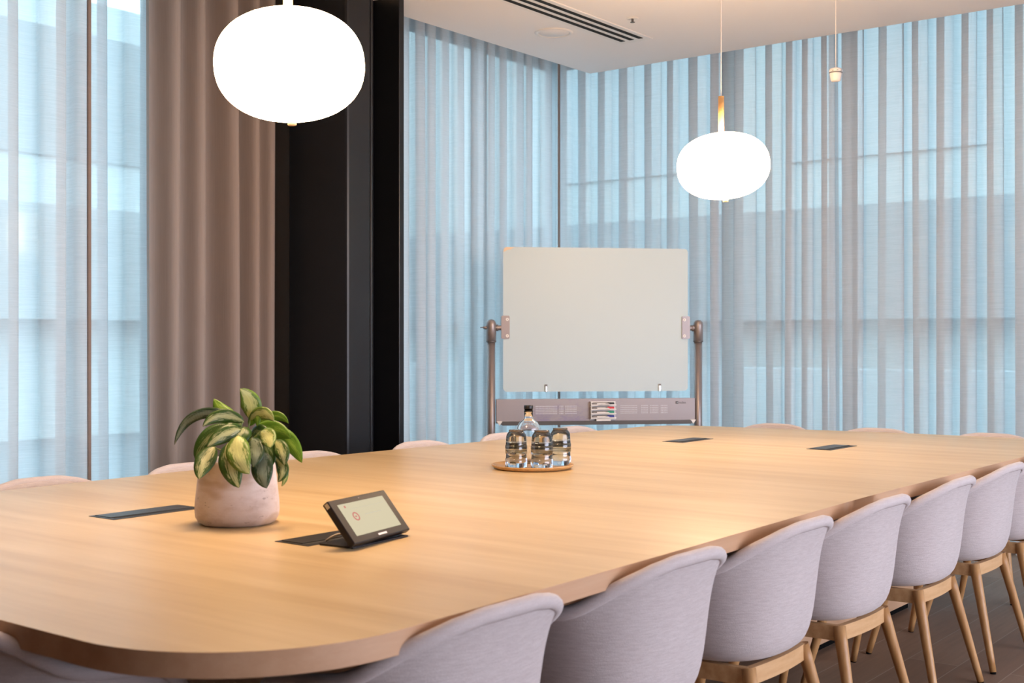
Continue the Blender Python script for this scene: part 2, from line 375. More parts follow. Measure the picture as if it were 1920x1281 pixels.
# ------------------------------------------------------------------ conference table
ZT = .75; TH = .042; S_ = .49/.485
def rounded(corners, rad, n=14):
    out = []; m_ = len(corners)
    for i in range(m_):
        p = Vector(corners[i]); a = Vector(corners[i-1]); b = Vector(corners[(i+1)%m_]); r = rad[i]
        u = (a-p).normalized(); v = (b-p).normalized(); ang = u.angle(v); d = r/math.tan(ang/2)
        c = p + (u+v).normalized()*(r/math.sin(ang/2)); s = p+u*d; e = p+v*d
        a0 = math.atan2(s.y-c.y, s.x-c.x); a1 = math.atan2(e.y-c.y, e.x-c.x)
        while a1-a0 > PI: a1 -= 2*PI
        while a1-a0 < -PI: a1 += 2*PI
        for k in range(n+1):
            t_ = a0+(a1-a0)*k/n; out.append((c.x+r*math.cos(t_), c.y+r*math.sin(t_)))
    return out
cor = [(1.158,1.415),(3.8,1.487),(6.515,1.463),(6.46,2.4),(6.27,3.72),(3.6,3.845),(1.15,3.75)]
outl = rounded(cor, [.36, 14, .34, 5, .30, 14, .34])
table = empty('conference_table', (0,0,0), label='long pale oak conference table with rounded corners and slab bases', cat='table')
bm = bmesh.new(); prism(bm, outl, ZT-TH, ZT)
es = [e for e in bm.edges if abs(e.verts[0].co.z-e.verts[1].co.z) < 1e-5]
bmesh.ops.bevel(bm, geom=es, offset=.0035, segments=3, affect='EDGES')
top = mk('table_top', bm, M['table'], table)
for p in top.data.polygons:
    if abs(p.normal.z) < .9: p.material_index = 1; p.use_smooth = True
top.data.materials.append(M['table_side'])
sm_ = bmesh.new(); box(sm_, 2.395, 2.397, 1.449, 1.46, ZT-TH+.003, ZT-.003); mk('edge_joint', sm_, M['leg_wood'], table)
cc = Vector((3.83, 2.62))
sub = [(cc.x+(x-cc.x)*.985, cc.y+(y-cc.y)*.965) for x, y in outl]
bm = bmesh.new(); prism(bm, sub, ZT-TH-.014, ZT-TH-.001); box(bm, 1.9, 5.8, 1.98, 3.26, ZT-TH-.07, ZT-TH-.013); mk('underframe', bm, M['black'], table)
for x0 in (2.2, 4.42):
    r_ = mk('slab_base', B(x0, x0+1.25, 2.02, 3.22, .03, ZT-TH-.06, bev=.003), M['table_side'], table)
    mk('plinth', B(x0+.02, x0+1.23, 2.04, 3.20, 0, .031), M['black'], r_)
# cable hatches
hs = [((175,970),(222,976),(366,952),(331,947)), ((515,1016),(573,1024),(737,996.5),(686,989)), ((1242.6,828.2),(1287,831),(1335.4,823.2),(1294,820.9)), ((1513,842.3),(1562,844.6),(1605,836.4),(1559,834.4))]
hl = ['black cable hatch in the table beside the potted plant', 'black cable hatch in the table under the tablet stand', 'black cable hatch in the far table top, nearer the whiteboard', 'black cable hatch in the far table top, rightmost in the photo']
for q, lb in zip(hs, hl):
    P4 = [at(x, y, ZT) for x, y in q]; c = sum(P4, Vector())/4
    L = .302; W_ = .118
    r = empty('cable_hatch', (c.x, c.y, ZT), 0, label=lb, cat='cable hatch', group='cable hatches set in the table')
    fb = bmesh.new()
    mk('frame', B(-L/2, L/2, -W_/2, W_/2, .0002, .0016, bev=.0006), M['hatch'], r)
    mk('slot', B(-L/2+.012, L/2-.012, -W_/2+.012, -W_/2+.030, .001, .0020), M['hatch_gap'], r)
    mk('lid', B(-L/2+.012, L/2-.012, -W_/2+.032, W_/2-.012, .001, .0034, bev=.0006), M['hatch'], r)

# ------------------------------------------------------------------ chairs (facing +Y, origin on the floor under the seat)
def smooth(a, b, x):
    t = max(0, min(1, (x-a)/(b-a))); return t*t*(3-2*t)
RZ = [(0,.758),(.3,.757),(.54,.746),(.7,.731),(.83,.717),(.94,.700),(1.04,.683),(1.13,.668),(1.23,.657),(1.4,.649),(1.65,.642),(1.85,.628),(2.05,.590),(2.25,.535),(2.45,.490),(2.7,.468),(3.2,.462)]
def rim(phi):                                  # phi: 0 back, pi front
    a = abs(phi); z = RZ[-1][1]
    for (a0, z0), (a1, z1) in zip(RZ, RZ[1:]):
        if a <= a1:
            t = (a-a0)/(a1-a0); z = z0+(z1-z0)*t; break
    # plan: superellipse
    n = 2.6; cx = math.sin(phi); cy = -math.cos(phi)
    ax, by = .292, (.262 if cy < 0 else .235)
    r = (abs(cx/ax)**n + abs(cy/by)**n)**(-1/n)
    return r*cx, r*cy, z
PROF = [(0,0),(.36,.0),(.61,.014),(.725,.06),(.795,.16),(.835,.32),(.860,.50),(.884,.68),(.922,.85),(.972,.965),(1.0,1.0)]
def shell_pt(phi, k, off=0.0):
    x, y, z = rim(phi); r = math.hypot(x, y); f, h = PROF[k]
    zb = .388
    a = abs(phi)
    fr_ = smooth(1.9, 2.6, a)                   # the front lip: no wall
    f2 = f + fr_*(k/(len(PROF)-1) - f)*.6
    zz = zb + h*(z-zb)
    rr = max(0, f2*r - off*min(1, k/3)); zz = zz + (off*.9 if k < 4 else off*.9*max(0, (7-k)/4))
    return Vector((x/r*rr, y/r*rr, zz))
def make_chair():
    root = empty('shell_chair')
    N = 72; K = len(PROF)
    def surf(off):
        bm = bmesh.new(); rows = []
        for k in range(1, K): rows.append([bm.verts.new(shell_pt(-PI+2*PI*i/N, k, off)) for i in range(N)])
        c = bm.verts.new(shell_pt(0, 0, off)); 
        for i in range(N): bm.faces.new((c, rows[0][i], rows[0][(i+1)%N]))
        for a, b in zip(rows, rows[1:]):
            for i in range(N): bm.faces.new((a[i], a[(i+1)%N], b[(i+1)%N], b[i]))
        return bm, rows
    bm, rows = surf(0)
    # inner skin joined at the rim
    inner = []
    for k in range(K-1, 0, -1): inner.append([bm.verts.new(shell_pt(-PI+2*PI*i/N, k, .026)) for i in range(N)])
    prev = rows[-1]
    for rw in inner:
        for i in range(N): bm.faces.new((prev[i], prev[(i+1)%N], rw[(i+1)%N], rw[i]))
        prev = rw
    c2 = bm.verts.new(shell_pt(0, 0, .026)+Vector((0,0,.004)))
    for i in range(N): bm.faces.new((c2, prev[i], prev[(i+1)%N]))
    sh = mk('shell', bm, M['fabric'], root, True)
    sd = sh.modifiers.new('s', 'SUBSURF'); sd.levels = 1; sd.render_levels = 1
    # padded rim roll with seam
    pts = [shell_pt(-PI+2*PI*i/96, K-1, .009)+Vector((0,0,-.003)) for i in range(96)]
    rb = bmesh.new(); tube(rb, pts+[pts[0], pts[1]], .0155, 12, False); mk('rim_roll', rb, M['piping'], root, True)
    pts = [shell_pt(-PI+2*PI*i/96, K-2, -.0005)+Vector((0,0,-.004)) for i in range(96)]
    rb = bmesh.new(); tube(rb, pts+[pts[0], pts[1]], .0026, 8, False); mk('seam', rb, M['seam'], root, True)
    # seat pad
    pb = bmesh.new(); prof = [(0,.455),(.13,.453),(.175,.445),(.19,.432),(.19,.42),(0,.42)]
    lathe(pb, prof, 40, Matrix.Scale(1.02, 4)); 
    mk('seat_pad', pb, M['fabric'], root, True)
    # wooden frame: four rails
    tops = [(-.165,-.150),(.165,-.150),(.165,.150),(-.165,.150)]
    fr = bmesh.new()
    for i in range(4):
        a = Vector((*tops[i], 0)); b = Vector((*tops[(i+1)%4], 0)); d = (b-a).normalized(); n_ = Vector((d.y, -d.x, 0))
        m0 = Matrix((( d.x, n_.x, 0, a.x), (d.y, n_.y, 0, a.y), (0,0,1,0), (0,0,0,1)))
        L = (b-a).length
        # slightly bowed rail
        ps = []
        for s_ in range(9):
            t_ = s_/8; ps.append((t_*L, .010*math.sin(PI*t_)))
        pl = [(x, y+.010) for x, y in ps] + [(x, y-.010) for x, y in reversed(ps)]
        st = len(fr.verts); prism(fr, pl, .345, .390); fr.verts.ensure_lookup_table()
        for v in fr.verts[st:]: v.co = m0 @ v.co
    mk('rail_frame', fr, M['rail_wood'], root)
    for (sx_, sy_) in ((-1,-1),(1,-1),(1,1),(-1,1)):
        lb = bmesh.new()
        a = Vector((sx_*.165, sy_*.150, .388)); b = Vector((sx_*.232, sy_*.240, .006))
        tube(lb, [a.lerp(b, i/8) for i in range(9)], [.0190-.0001*i if i < 2 else .0195-.0075*(i/8) for i in range(9)], 20)
        lg = mk('leg', lb, M['leg_wood'], root, False)
        for p in lg.data.polygons: p.use_smooth = len(p.vertices) == 4
        fb = bmesh.new(); cyl(fb, b+Vector((0,0,.004)), (b.x, b.y, 0), .0105, 16); mk('foot_pad', fb, M['black'], lg)
    return root
proto = make_chair(); first = [True]
def chair(x, y, rz, label, group):
    o = proto if first[0] else copy_tree(proto); first[0] = False
    o.location = (x, y, 0); o.rotation_euler = (0,0,rz); tag(o, label, 'chair', group)
gN = 'chairs along the near side of the table'; gF = 'chairs along the window side of the table'; gE = 'chairs at the far end of the table'
near = [1.765, 2.44, 3.07, 3.67, 4.33, 4.95, 5.57]
nl = ['pale lilac grey shell chair, leftmost of the near row, only its back top in frame',
 'pale lilac grey shell chair, second from the left in the near row', 'grey shell chair, third from the left in the near row',
 'grey upholstered shell chair, fourth from the left in the near row', 'grey upholstered shell chair, fifth from the left in the near row',
 'grey upholstered shell chair cut by the right edge, sixth in the near row', 'grey shell chair at the extreme right edge, mostly hidden behind the sixth near chair']
for x, l in zip(near, nl): chair(x, 1.62, random.uniform(-.02,.02), l, gN)
far = [2.36, 2.98, 3.605, 4.31, 4.95, 5.58]
fl = ['beige shell chair behind the table at the left edge of the photo', 'beige shell chair in front of the brown drape, left of the potted plant',
 'beige shell chair showing just right of the plant leaves, before the black column', 'beige shell chair in front of the foot of the black column, across the table',
 'pale shell chair behind the table, showing left of the glass bottle', 'pale shell chair under the left half of the whiteboard rail']
for x, l in zip(far, fl): chair(x, 3.66, PI+random.uniform(-.03,.03), l, gF)
for y, l in zip([3.10, 2.50, 1.90], ['beige shell chair at the far table end, first right of the whiteboard', 'beige shell chair at the far table end, middle of three', 'beige shell chair at the far table end, at the right edge of the photo']):
    chair(6.24, y, PI/2, l, gE)
chair(1.345, 2.21, -PI/2, 'dark shadowed shell chair at the near table end, in the lower left corner', 'chair at the near end of the table')

# ------------------------------------------------------------------ pendant lamps
def pendant(px, py, W_, H_, depth, tilt, label):
    c = atd(px, py, depth); r = empty('pendant_lamp', (c.x, c.y, c.z), 0, label=label, cat='pendant lamp', group='opal pendant lamps over the table')
    hd = empty('tmp'); bpy.data.objects.remove(hd)
    # tilt about view axis
    R = Matrix.Rotation(-tilt, 4, FWD)
    sb = bmesh.new(); prof = []
    for i in range(33):
        a = -PI/2 + PI*i/32; n = 2.25
        cr_, sr_ = math.cos(a), math.sin(a)
        k = (abs(cr_)**n + abs(sr_)**n)**(-1/n)
        prof.append((max(0, W_/2*cr_*k) if 0 < i < 32 else 0, H_/2*sr_*k))
    lathe(sb, prof, 64, R); mk('globe', sb, M['opal'], r, True)
    up = R @ Vector((0,0,1))
    st = bmesh.new(); a = up*(H_/2-.01); b = a + Vector((0,0,.178)) + up*0
    cyl(st, a, b, .0135); mk('stem', st, M['lamp_wood'], r, True)
    kb = bmesh.new(); cyl(kb, up*(-H_/2+.01), up*(-H_/2-.014), .0125); mk('end_knob', kb, M['knob'], r, True)
    cb_ = bmesh.new(); cyl(cb_, b, (b.x, b.y, ZC-c.z), .0018, 8); mk('cord', cb_, M['cord'], r)
    rb_ = bmesh.new(); lathe(rb_, [(0,ZC-c.z-.03),(.045,ZC-c.z-.03),(.05,ZC-c.z-.02),(.05,ZC-c.z),(0,ZC-c.z)], 32, Matrix.Translation((b.x,b.y,0))); mk('ceiling_rose', rb_, M['white_plastic'], r, True)
pendant(543.5, 122.5, .42, .311, 3.47, math.radians(2.2), 'large glowing opal glass pendant in front of the brown drape')
pendant(1356, 311.5, .42, .300, 5.59, math.radians(3.8), 'smaller glowing opal glass pendant above the right end of the whiteboard')
# hanging microphone
c = atd(1567, 140, 6.5); r = empty('pendant_microphone', c, label='small white microphone hanging on a thin cord at the upper right', cat='microphone')
lathe(bm := bmesh.new(), [(0,-.035),(.022,-.035),(.026,-.030),(.033,.008),(.0345,.014),(.0345,.022),(.030,.031),(.012,.036),(0,.036)], 32); mk('body', bm, M['white_plastic'], r, True)
bm = bmesh.new(); cyl(bm, (0,0,.034), (0,0,ZC-c.z), .0022, 8); mk('cord', bm, M['white_plastic'], r)
lathe(bm := bmesh.new(), [(.0338,.006),(.0356,.008),(.0356,.011),(.0338,.013)], 32); mk('seam_ring', bm, M['pen'], r, True)
for a in (-.7, 0, .7):
    d = (Matrix.Rotation(a, 3, 'Z') @ (-FWD)); bm = bmesh.new(); box(bm, -.004, .004, -.001, .001, -.0015, .0015, M=Matrix.Translation(d*.0345+Vector((0,0,.018))) @ d.to_track_quat('Y','Z').to_matrix().to_4x4()); mk('marking', bm, M['pen'], r)

# ceiling fittings
e1 = at(1167, 75.5, ZC); e2 = at(1203, 70.5, ZC); midx = (e1.x+e2.x)/2
r = empty('slot_air_vent', (0,0,ZC), label='long linear air vent with black slots in the ceiling', cat='air vent')
y1, y2 = e1.y, e2.y; ylo, yhi = min(y1,y2)-.03, max(y1,y2)+.03
mk('frame', B(midx-5, midx+.06, ylo-.02, yhi+.02, -.006, .01, bev=.001), M['white_plastic'], r)
for i in range(3):
    yy = min(y1,y2) + abs(y2-y1)*i/2; mk('slot', B(midx-5, midx, yy-.016, yy+.016, -.0075, .0), M['slot'], r)
c = at(1038.5, 61, ZC); r = empty('ceiling_speaker', (c.x,c.y,ZC), label='round white speaker grille flush in the ceiling, left of the slot vent', cat='speaker')
lathe(bm := bmesh.new(), [(0,-.004),(.092,-.004),(.094,-.002),(.094,.001),(0,.001)], 48); mk('grille', bm, M['ceiling'], r, True)
lathe(bm := bmesh.new(), [(.095,0),(.096,-.006),(.106,-.008),(.117,-.004),(.118,.001)], 48); mk('ring', bm, M['white_plastic'], r, True)
c = at(1186, 34.5, ZC); r = empty('fire_sprinkler', (c.x,c.y,ZC), label='small sprinkler head in the ceiling, right of the slot vent', cat='sprinkler')
lathe(bm := bmesh.new(), [(0,-.003),(.026,-.004),(.036,-.002),(.037,.001)], 32); mk('escutcheon', bm, M['white_plastic'], r, True)
bm = bmesh.new(); cyl(bm, (0,0,0), (0,0,-.022), .007); cyl(bm, (0,0,-.022), (0,0,-.024), .014); cyl(bm, (-.010,0,-.002), (-.002,0,-.022), .0022, 8); cyl(bm, (.010,0,-.002), (.002,0,-.022), .0022, 8); mk('nozzle', bm, M['dark_metal'], r)

# ------------------------------------------------------------------ mobile whiteboard (local: x along board, y away from viewer, origin floor, x=0 left edge of the board)
PL = atd(943, 600, 7.61); PR = atd(1289, 600, 7.785)
dv = Vector((PR.x-PL.x, PR.y-PL.y, 0)); BW = dv.length; ang = math.atan2(dv.y, dv.x)
wb = empty('mobile_whiteboard', (PL.x, PL.y, 0), ang, label='mobile glass whiteboard on a grey metal stand in front of the corner curtains', cat='whiteboard')
zt = CAMZ + (CY-463)/F*7.61; zb = CAMZ + (CY-735)/F*7.61
pl = rounded([(0,zb),(BW,zb),(BW,zt),(0,zt)], [.025]*4, 6)
def xz(bm, pl, y0, y1):
    n = len(bm.verts); prism(bm, pl, y0, y1); bm.verts.ensure_lookup_table()
    for v in bm.verts[n:]: v.co = Vector((v.co.x, v.co.z, v.co.y))
    return bm
bm = xz(bmesh.new(), pl, -.008, .006); mk('glass_panel', bm, M['board_white'], wb)
bm = xz(bmesh.new(), [(.002,zt-.033),(.030,zt-.018),(.045,zt-.016),(.072,zt-.002),(.02,zt-.001),(.006,zt-.008)], -.0095, -.007); mk('corner_patch', bm, M['cream'], wb, label='cream patch on the corner')
pxm = lambda px: (px-943)/(1289-943)*BW
for side, px in ((-1, 921.5), (1, 1309.5)):
    x = pxm(px)
    bm = bmesh.new(); tube(bm, [(x,0,.09),(x,0,1.24)], .0255, 24); p = mk('post', bm, M['metal'], wb, False)
    for q in p.data.polygons: q.use_smooth = len(q.vertices) == 4
    lathe(bm := bmesh.new(), [(.029,1.235),(.031,1.236),(.031,1.345),(.028,1.362),(.018,1.374),(0,1.379)], 28, Matrix.Translation((x,0,0))); mk('post_cap', bm, M['metal'], wb, True)
    lathe(bm := bmesh.new(), [(.0315,1.238),(.0318,1.241),(.0315,1.244)], 28, Matrix.Translation((x,0,0))); mk('cap_ring', bm, M['dark_metal'], wb, True)
    xe = 0.004 if side < 0 else BW-.004
    bm = bmesh.new(); zp = 1.355-.03
    cyl(bm, (x,0,zp), (xe+side*.014,0,zp), .016); cyl(bm, (x-side*.034,0,zp), (x-side*.042,0,zp), .021); mk('pivot', bm, M['metal'], wb)
    bp = rounded([(xe+side*.016,zp-.068),(xe-side*.036,zp-.068),(xe-side*.036,zp+.075),(xe+side*.016,zp+.075)], [.008]*4, 4)
    bm = xz(bmesh.new(), bp, -.016, .012); br_ = mk('bracket', bm, M['metal'], wb)
    for dz in (-.050, .052):
        bm = bmesh.new(); cyl(bm, (xe-side*.021,-.0155,zp+dz), (xe-side*.021,-.0185,zp+dz), .010); mk('screw', bm, M['holder'], br_)
        bm = bmesh.new(); cyl(bm, (xe-side*.021,-.0185,zp+dz), (xe-side*.021,-.0190,zp+dz), .003); mk('screw_socket', bm, M['pen'], br_)
    if side < 0:
        bm = bmesh.new(); tube(bm, [(x-.028,0,zp),(x-.034,0,zp),(x-.048,0,zp+.002),(x-.054,0,zp+.002),(x-.068,0,zp+.001)], [.011,.011,.008,.003,.0025], 14); mk('locking_knob', bm, M['metal'], wb, True)
    # foot and castors
    bm = bmesh.new(); box(bm, x-.03, x+.03, -.30, .30, .075, .115, bev=.006); ft = mk('foot', bm, M['metal'], wb)
    for yy in (-.27, .27):
        bm = bmesh.new(); cyl(bm, (x-.014,yy,.034), (x+.014,yy,.034), .034, 24); cyl(bm, (x,yy,.05), (x,yy,.08), .008, 12); mk('castor', bm, M['black'], ft)
x0, x1 = pxm(930), pxm(1301.5); rz0 = CAMZ+(CY-793)/F*7.65; rz1 = CAMZ+(CY-748)/F*7.65
bm = bmesh.new(); box(bm, x0, x1, -.022, .012, rz0, rz1, bev=.002); rail = mk('lower_rail', bm, M['rail'], wb)
bm = xz(bmesh.new(), [(x0+.012,rz0+.012),(x0+.035,rz0-.012),(x1-.035,rz0-.012),(x1-.004,rz0+.012)], -.045, .008); mk('tray_lip', bm, M['dark_metal'], wb)
for xa, xb in ((x0, x0+.035),(x1-.035, x1)):
    bm = xz(bmesh.new(), [(xa,rz0+.014),(xb,rz0+.014),((xa+xb)/2,rz0-.012)], -.046, -.0225); mk('tray_end', bm, M['holder'], wb)
pf = bmesh.new()
for (pa, pb_) in ((1003,1041),(1047,1054),(1058,1077),(1161,1193),(1200,1213),(1217,1232),(1237,1250)):
    xx = pxm(pa)
    while xx < pxm(pb_):
        for j in range(5):
            z = rz0 + .058 + j*.0115; cyl(pf, (xx,-.0222,z), (xx,-.0228,z), .0026, 6)
        xx += .0092
o = mk('perforation_light', pf, M['perf'], rail); o['kind'] = 'stuff'  # pale discs painted for the light seen through the rail holes
# clips at the foot of the glass
for px in (1022, 1235):
    x = pxm(px); bm = bmesh.new(); box(bm, x-.007, x+.007, -.018, -.008, zb-.002, zb+.045, bev=.002); mk('clip', bm, M['steel'], wb)
    bm = bmesh.new(); box(bm, x-.007, x+.007, -.019, -.017, zb+.034, zb+.046); mk('clip_hook', bm, M['pen'], wb)
# logo: small box mark and the word
def text_mesh(name, s, size, mat, parent, loc, rot=(PI/2,0,0), align='LEFT'):
    c_ = bpy.data.curves.new(name, 'FONT'); c_.body = s; c_.size = size; c_.align_x = align; c_.extrude = .0002
    o_ = bpy.data.objects.new('tmp', c_); link(o_); dg = bpy.context.evaluated_depsgraph_get(); me = bpy.data.meshes.new_from_object(o_.evaluated_get(dg))
    bpy.data.objects.remove(o_); me.materials.clear(); me.materials.append(mat); ob = link(bpy.data.objects.new(name, me)); ob.parent = parent; ob.location = loc; ob.rotation_euler = rot; return ob
lx = pxm(1264.5); lz = rz1-.036
bm = bmesh.new(); box(bm, lx, lx+.004, -.0235, -.0222, lz, lz+.017); box(bm, lx+.006, lx+.017, -.0235, -.0222, lz, lz+.017); mk('logo_mark', bm, M['logo'], rail)
bm = bmesh.new(); tube(bm, [(lx+.0115+.0035*math.cos(a*PI/8),-.0237,lz+.0085+.0035*math.sin(a*PI/8)) for a in range(17)], .0008, 6, False); mk('logo_ring', bm, M['perf'], rail)
text_mesh('logo_word', 'nobo', .022, M['logo'], rail, (lx+.020, -.0226, lz+.001))
# pen holder and pens
hx0, hx1 = pxm(1103), pxm(1150); hz0 = CAMZ+(CY-789)/F*7.66; hz1 = CAMZ+(CY-753)/F*7.66
hb = bmesh.new(); box(hb, hx0, hx1, -.030, -.0222, hz0+.004, hz1)
shelfz = []
for i in range(4):
    z = hz1 - (i+1)*(hz1-hz0-.012)/4 + .004; shelfz.append(z)
    box(hb, hx0, hx1, -.052, -.030, z-.003, z+.001); box(hb, hx0, hx1, -.053, -.050, z-.003, z+.005)
    box(hb, hx0+.042, hx1-.045, -.053, -.049, z-.003, z+.010)
    box(hb, hx0, hx0+.004, -.052, -.030, z, z+.020)
box(hb, hx0+.035, hx1-.035, -.050, -.030, hz0-.002, hz0+.012)
mk('pen_holder', hb, M['holder'], wb)
MW = Matrix.Translation((PL.x,PL.y,0)) @ Matrix.Rotation(ang, 4, 'Z')
pen = None
for i, cname in enumerate(('black','red','green','blue')):
    z = shelfz[i]+.001+.0085
    w_ = MW @ Vector((hx0+.008, -.041, z))
    r = empty('whiteboard_marker', w_, ang, label='whiteboard marker with %s cap in the holder on the whiteboard rail' % cname, cat='marker', group='markers in the whiteboard pen holder')
    bm = bmesh.new(); tube(bm, [(0,0,0),(.006,0,0),(.007,0,0),(.098,0,0)], [.006,.006,.0082,.0082], 14); mk('barrel', bm, M['pen'], r)
    bm = bmesh.new(); tube(bm, [(.098,0,0),(.100,0,0),(.138,0,0),(.142,0,0)], [.0084,.0086,.0080,.006], 14); mk('cap', bm, M['cap_'+cname], r)
    bm = bmesh.new(); box(bm, .03, .085, -.0087, -.0078, -.003, .003); mk('sticker', bm, M['holder'], r)

# ------------------------------------------------------------------ potted plant
pc = at(445, 980.5, ZT)
plant = empty('potted_plant', (pc.x, pc.y, ZT), label='leafy green and cream variegated plant in a mottled pinkish plaster pot', cat='potted plant')
lathe(bm := bmesh.new(), [(0,.0),(.092,.0),(.103,.006),(.1105,.020),(.1125,.036),(.1115,.06),(.106,.11),(.101,.155),(.0995,.170),(.097,.173),(.093,.172),(.091,.160),(.091,.148),(0,.148)], 64); pot = mk('pot', bm, M['pot'], plant, True)
lathe(bm := bmesh.new(), [(0,.150),(.05,.154),(.0908,.150)], 32); mk('soil', bm, M['soil'], plant, True)
D0 = FWD.dot(Vector((pc.x,pc.y,0)))
def leaf(b, m, t_, wd, db, dm, dt, mat, roll=0.0, fold=.25):
    """b, m, t_: base, middle, tip seen at; d*: their distance in front of the pot axis"""
    if wd >= 28 and b[1] > 800:
        m = (.4*m[0]+.3*(b[0]+t_[0]), .4*m[1]+.3*(b[1]+t_[1]))
    wd *= 1.12
    P0 = atd(b[0], b[1], D0-db); P1 = atd(m[0], m[1], D0-dm); P2 = atd(t_[0], t_[1], D0-dt)
    o0 = Vector((pc.x, pc.y, ZT)); P0 -= o0; P1 -= o0; P2 -= o0
    Pc = P1*2 - (P0+P2)*.5; W_ = wd*D0/F
    bm = bmesh.new(); uvl = bm.loops.layers.uv.new('UVMap'); n = 14; mm = 6; rows = []
    toc = (-FWD)
    for i in range(n+1):
        s = i/n; p = P0*(1-s)**2 + Pc*2*s*(1-s) + P2*s*s; tg = (P0*(-2*(1-s)) + Pc*(2-4*s) + P2*2*s).normalized()
        side = tg.cross(toc + Vector((0,0,.3))).normalized(); side = Matrix.Rotation(roll*.4, 3, tg) @ side; nr = side.cross(tg).normalized()
        ww = W_*.5*((s**.55*(1-s)**.75)/.475) if 0 < s < 1 else .0006
        row = []
        for j in range(-mm//2, mm//2+1):
            u = j/(mm/2); row.append((bm.verts.new(p + side*(u*ww) + nr*(-fold*abs(u)**1.3*ww*.5 + .05*ww*math.sin(s*11+j))), s, .5+.5*u))
        rows.append(row)
    for a, c_ in zip(rows, rows[1:]):
        for j in range(mm):
            q = (a[j], a[j+1], c_[j+1], c_[j]); f_ = bm.faces.new([x[0] for x in q]); f_.smooth = True
            for lp, x in zip(f_.loops, q): lp[uvl].uv = (x[1], x[2])
    o_ = mk('leaf', bm, M[mat], plant, True)
    so = o_.modifiers.new('s', 'SOLIDIFY'); so.thickness = .0007
    # petiole down to the pot
    sb = bmesh.new(); root = Vector((random.uniform(-.025,.025), random.uniform(-.025,.025), .15)); mid = (root+P0)*.5 + Vector((0,0,.015))
    tube(sb, [root, mid, P0 + (Pc-P0)*.06], [.0028,.0024,.0016], 8); mk('stem', sb, M['stem'], o_, True)
LV = [
 ((467,786),(470,756),(450,729),40,.00,.01,.02,'leaf_light',.25,.2),
 ((438,786),(420,775),(401,748),34,-.04,-.05,-.06,'leaf_green',.5,.3),
 ((455,788),(372,778),(327,834),21,.00,.00,.02,'leaf_silver',-.8,.3),
 ((458,792),(415,780),(380,800),26,.03,.05,.07,'leaf_var',-.7,.3),
 ((436,802),(380,806),(366,862),40,.0,.03,.05,'leaf_dark',-.2,.3),
 ((452,806),(418,806),(388,838),32,.05,.08,.10,'leaf_var',-.5,.3),
 ((404,838),(376,860),(373,899),38,.06,.10,.13,'leaf_var',-.3,.3),
 ((428,830),(424,872),(448,915),44,.08,.125,.14,'leaf_var',.0,.25),
 ((447,816),(430,850),(468,889),46,.08,.135,.155,'leaf_light',.1,.2),
 ((472,822),(488,845),(474,876),34,.06,.11,.13,'leaf_silver',.3,.2),
 ((494,846),(482,880),(500,916),42,.08,.125,.14,'leaf_silver',.2,.3),
 ((488,810),(508,812),(507,840),34,.05,.09,.12,'leaf_light',.2,.25),
 ((514,826),(534,840),(533,873),30,.05,.09,.10,'leaf_var',.2,.3),
 ((516,806),(548,818),(566,868),32,.00,.01,.03,'leaf_green',.3,.3),
 ((482,796),(515,780),(541,794),20,-.02,-.01,.00,'leaf_green',.7,.3),
 ((468,788),(492,775),(514,790),26,.01,.03,.05,'leaf_light',.6,.3),
 ((478,808),(515,790),(545,822),34,-.01,.0,.02,'leaf_green',.5,.3),
 ((515,858),(530,880),(521,904),24,.06,.10,.11,'leaf_var',.2,.3),
 ((530,862),(535,890),(528,912),12,.04,.07,.08,'leaf_light',.2,.3),
 ((455,812),(435,795),(410,822),34,.0,.03,.05,'leaf_dark',-.4,.3),
 ((470,812),(490,800),(500,830),34,.0,.04,.06,'leaf_dark',.4,.3),
 ((460,800),(450,815),(440,850),40,.02,.06,.07,'leaf_dark',-.1,.3),
 ((480,806),(500,835),(512,872),40,.02,.06,.08,'leaf_dark',.2,.3),
 ((466,800),(480,780),(482,800),22,.0,.02,.03,'leaf_green',.3,.3),
]
for a in LV: leaf(*a)

# ------------------------------------------------------------------ touch panel on its stand
b0 = at(662, 1030, ZT); b1 = at(765.6, 1007, ZT); b3 = at(620, 1016, ZT)
ux = Vector((b1.x-b0.x, b1.y-b0.y, 0)); BWd = ux.length; ux.normalize(); uy = Vector((-ux.y, ux.x, 0))
ta = math.atan2(ux.y, ux.x)
tb = empty('touch_panel', (b0.x, b0.y, ZT), ta, label='black touch panel with a pale lit screen on a tilted table stand', cat='touch panel')
mk('base_plate', B(0, BWd, 0, .105, 0, .005, bev=.001), M['tablet_base'], tb)
p0 = at(665.5, 1021, ZT+.016); p1 = at(769.7, 992.5, ZT+.016)
TWd = (p1-p0).length
loc0 = Matrix.Rotation(-ta, 4, 'Z') @ (p0 - Vector((b0.x,b0.y,ZT)))
TILT = math.radians(51); THt = .124; TT = .018
MT = Matrix.Translation((loc0.x, loc0.y, .016)) @ Matrix.Rotation(math.atan2(p1.y-p0.y, p1.x-p0.x)-ta, 4, 'Z') @ Matrix.Rotation(TILT, 4, 'X')
mk('housing', box(bmesh.new(), 0, TWd, 0, THt, -TT, 0, bev=.003, M=MT), M['tablet'], tb)
mk('stand_neck', box(bmesh.new(), TWd*.2, TWd*.8, .02, .075, -.045, -TT+.002, bev=.004, M=MT), M['tablet'], tb)
scr = mk('screen', box(bmesh.new(), TWd*.105, TWd*.895, THt*.15, THt*.87, 0, .0006, M=MT), M['screen'], tb)
def sc(u, v): return (TWd*(.105+.79*u), THt*(.15+.72*v))
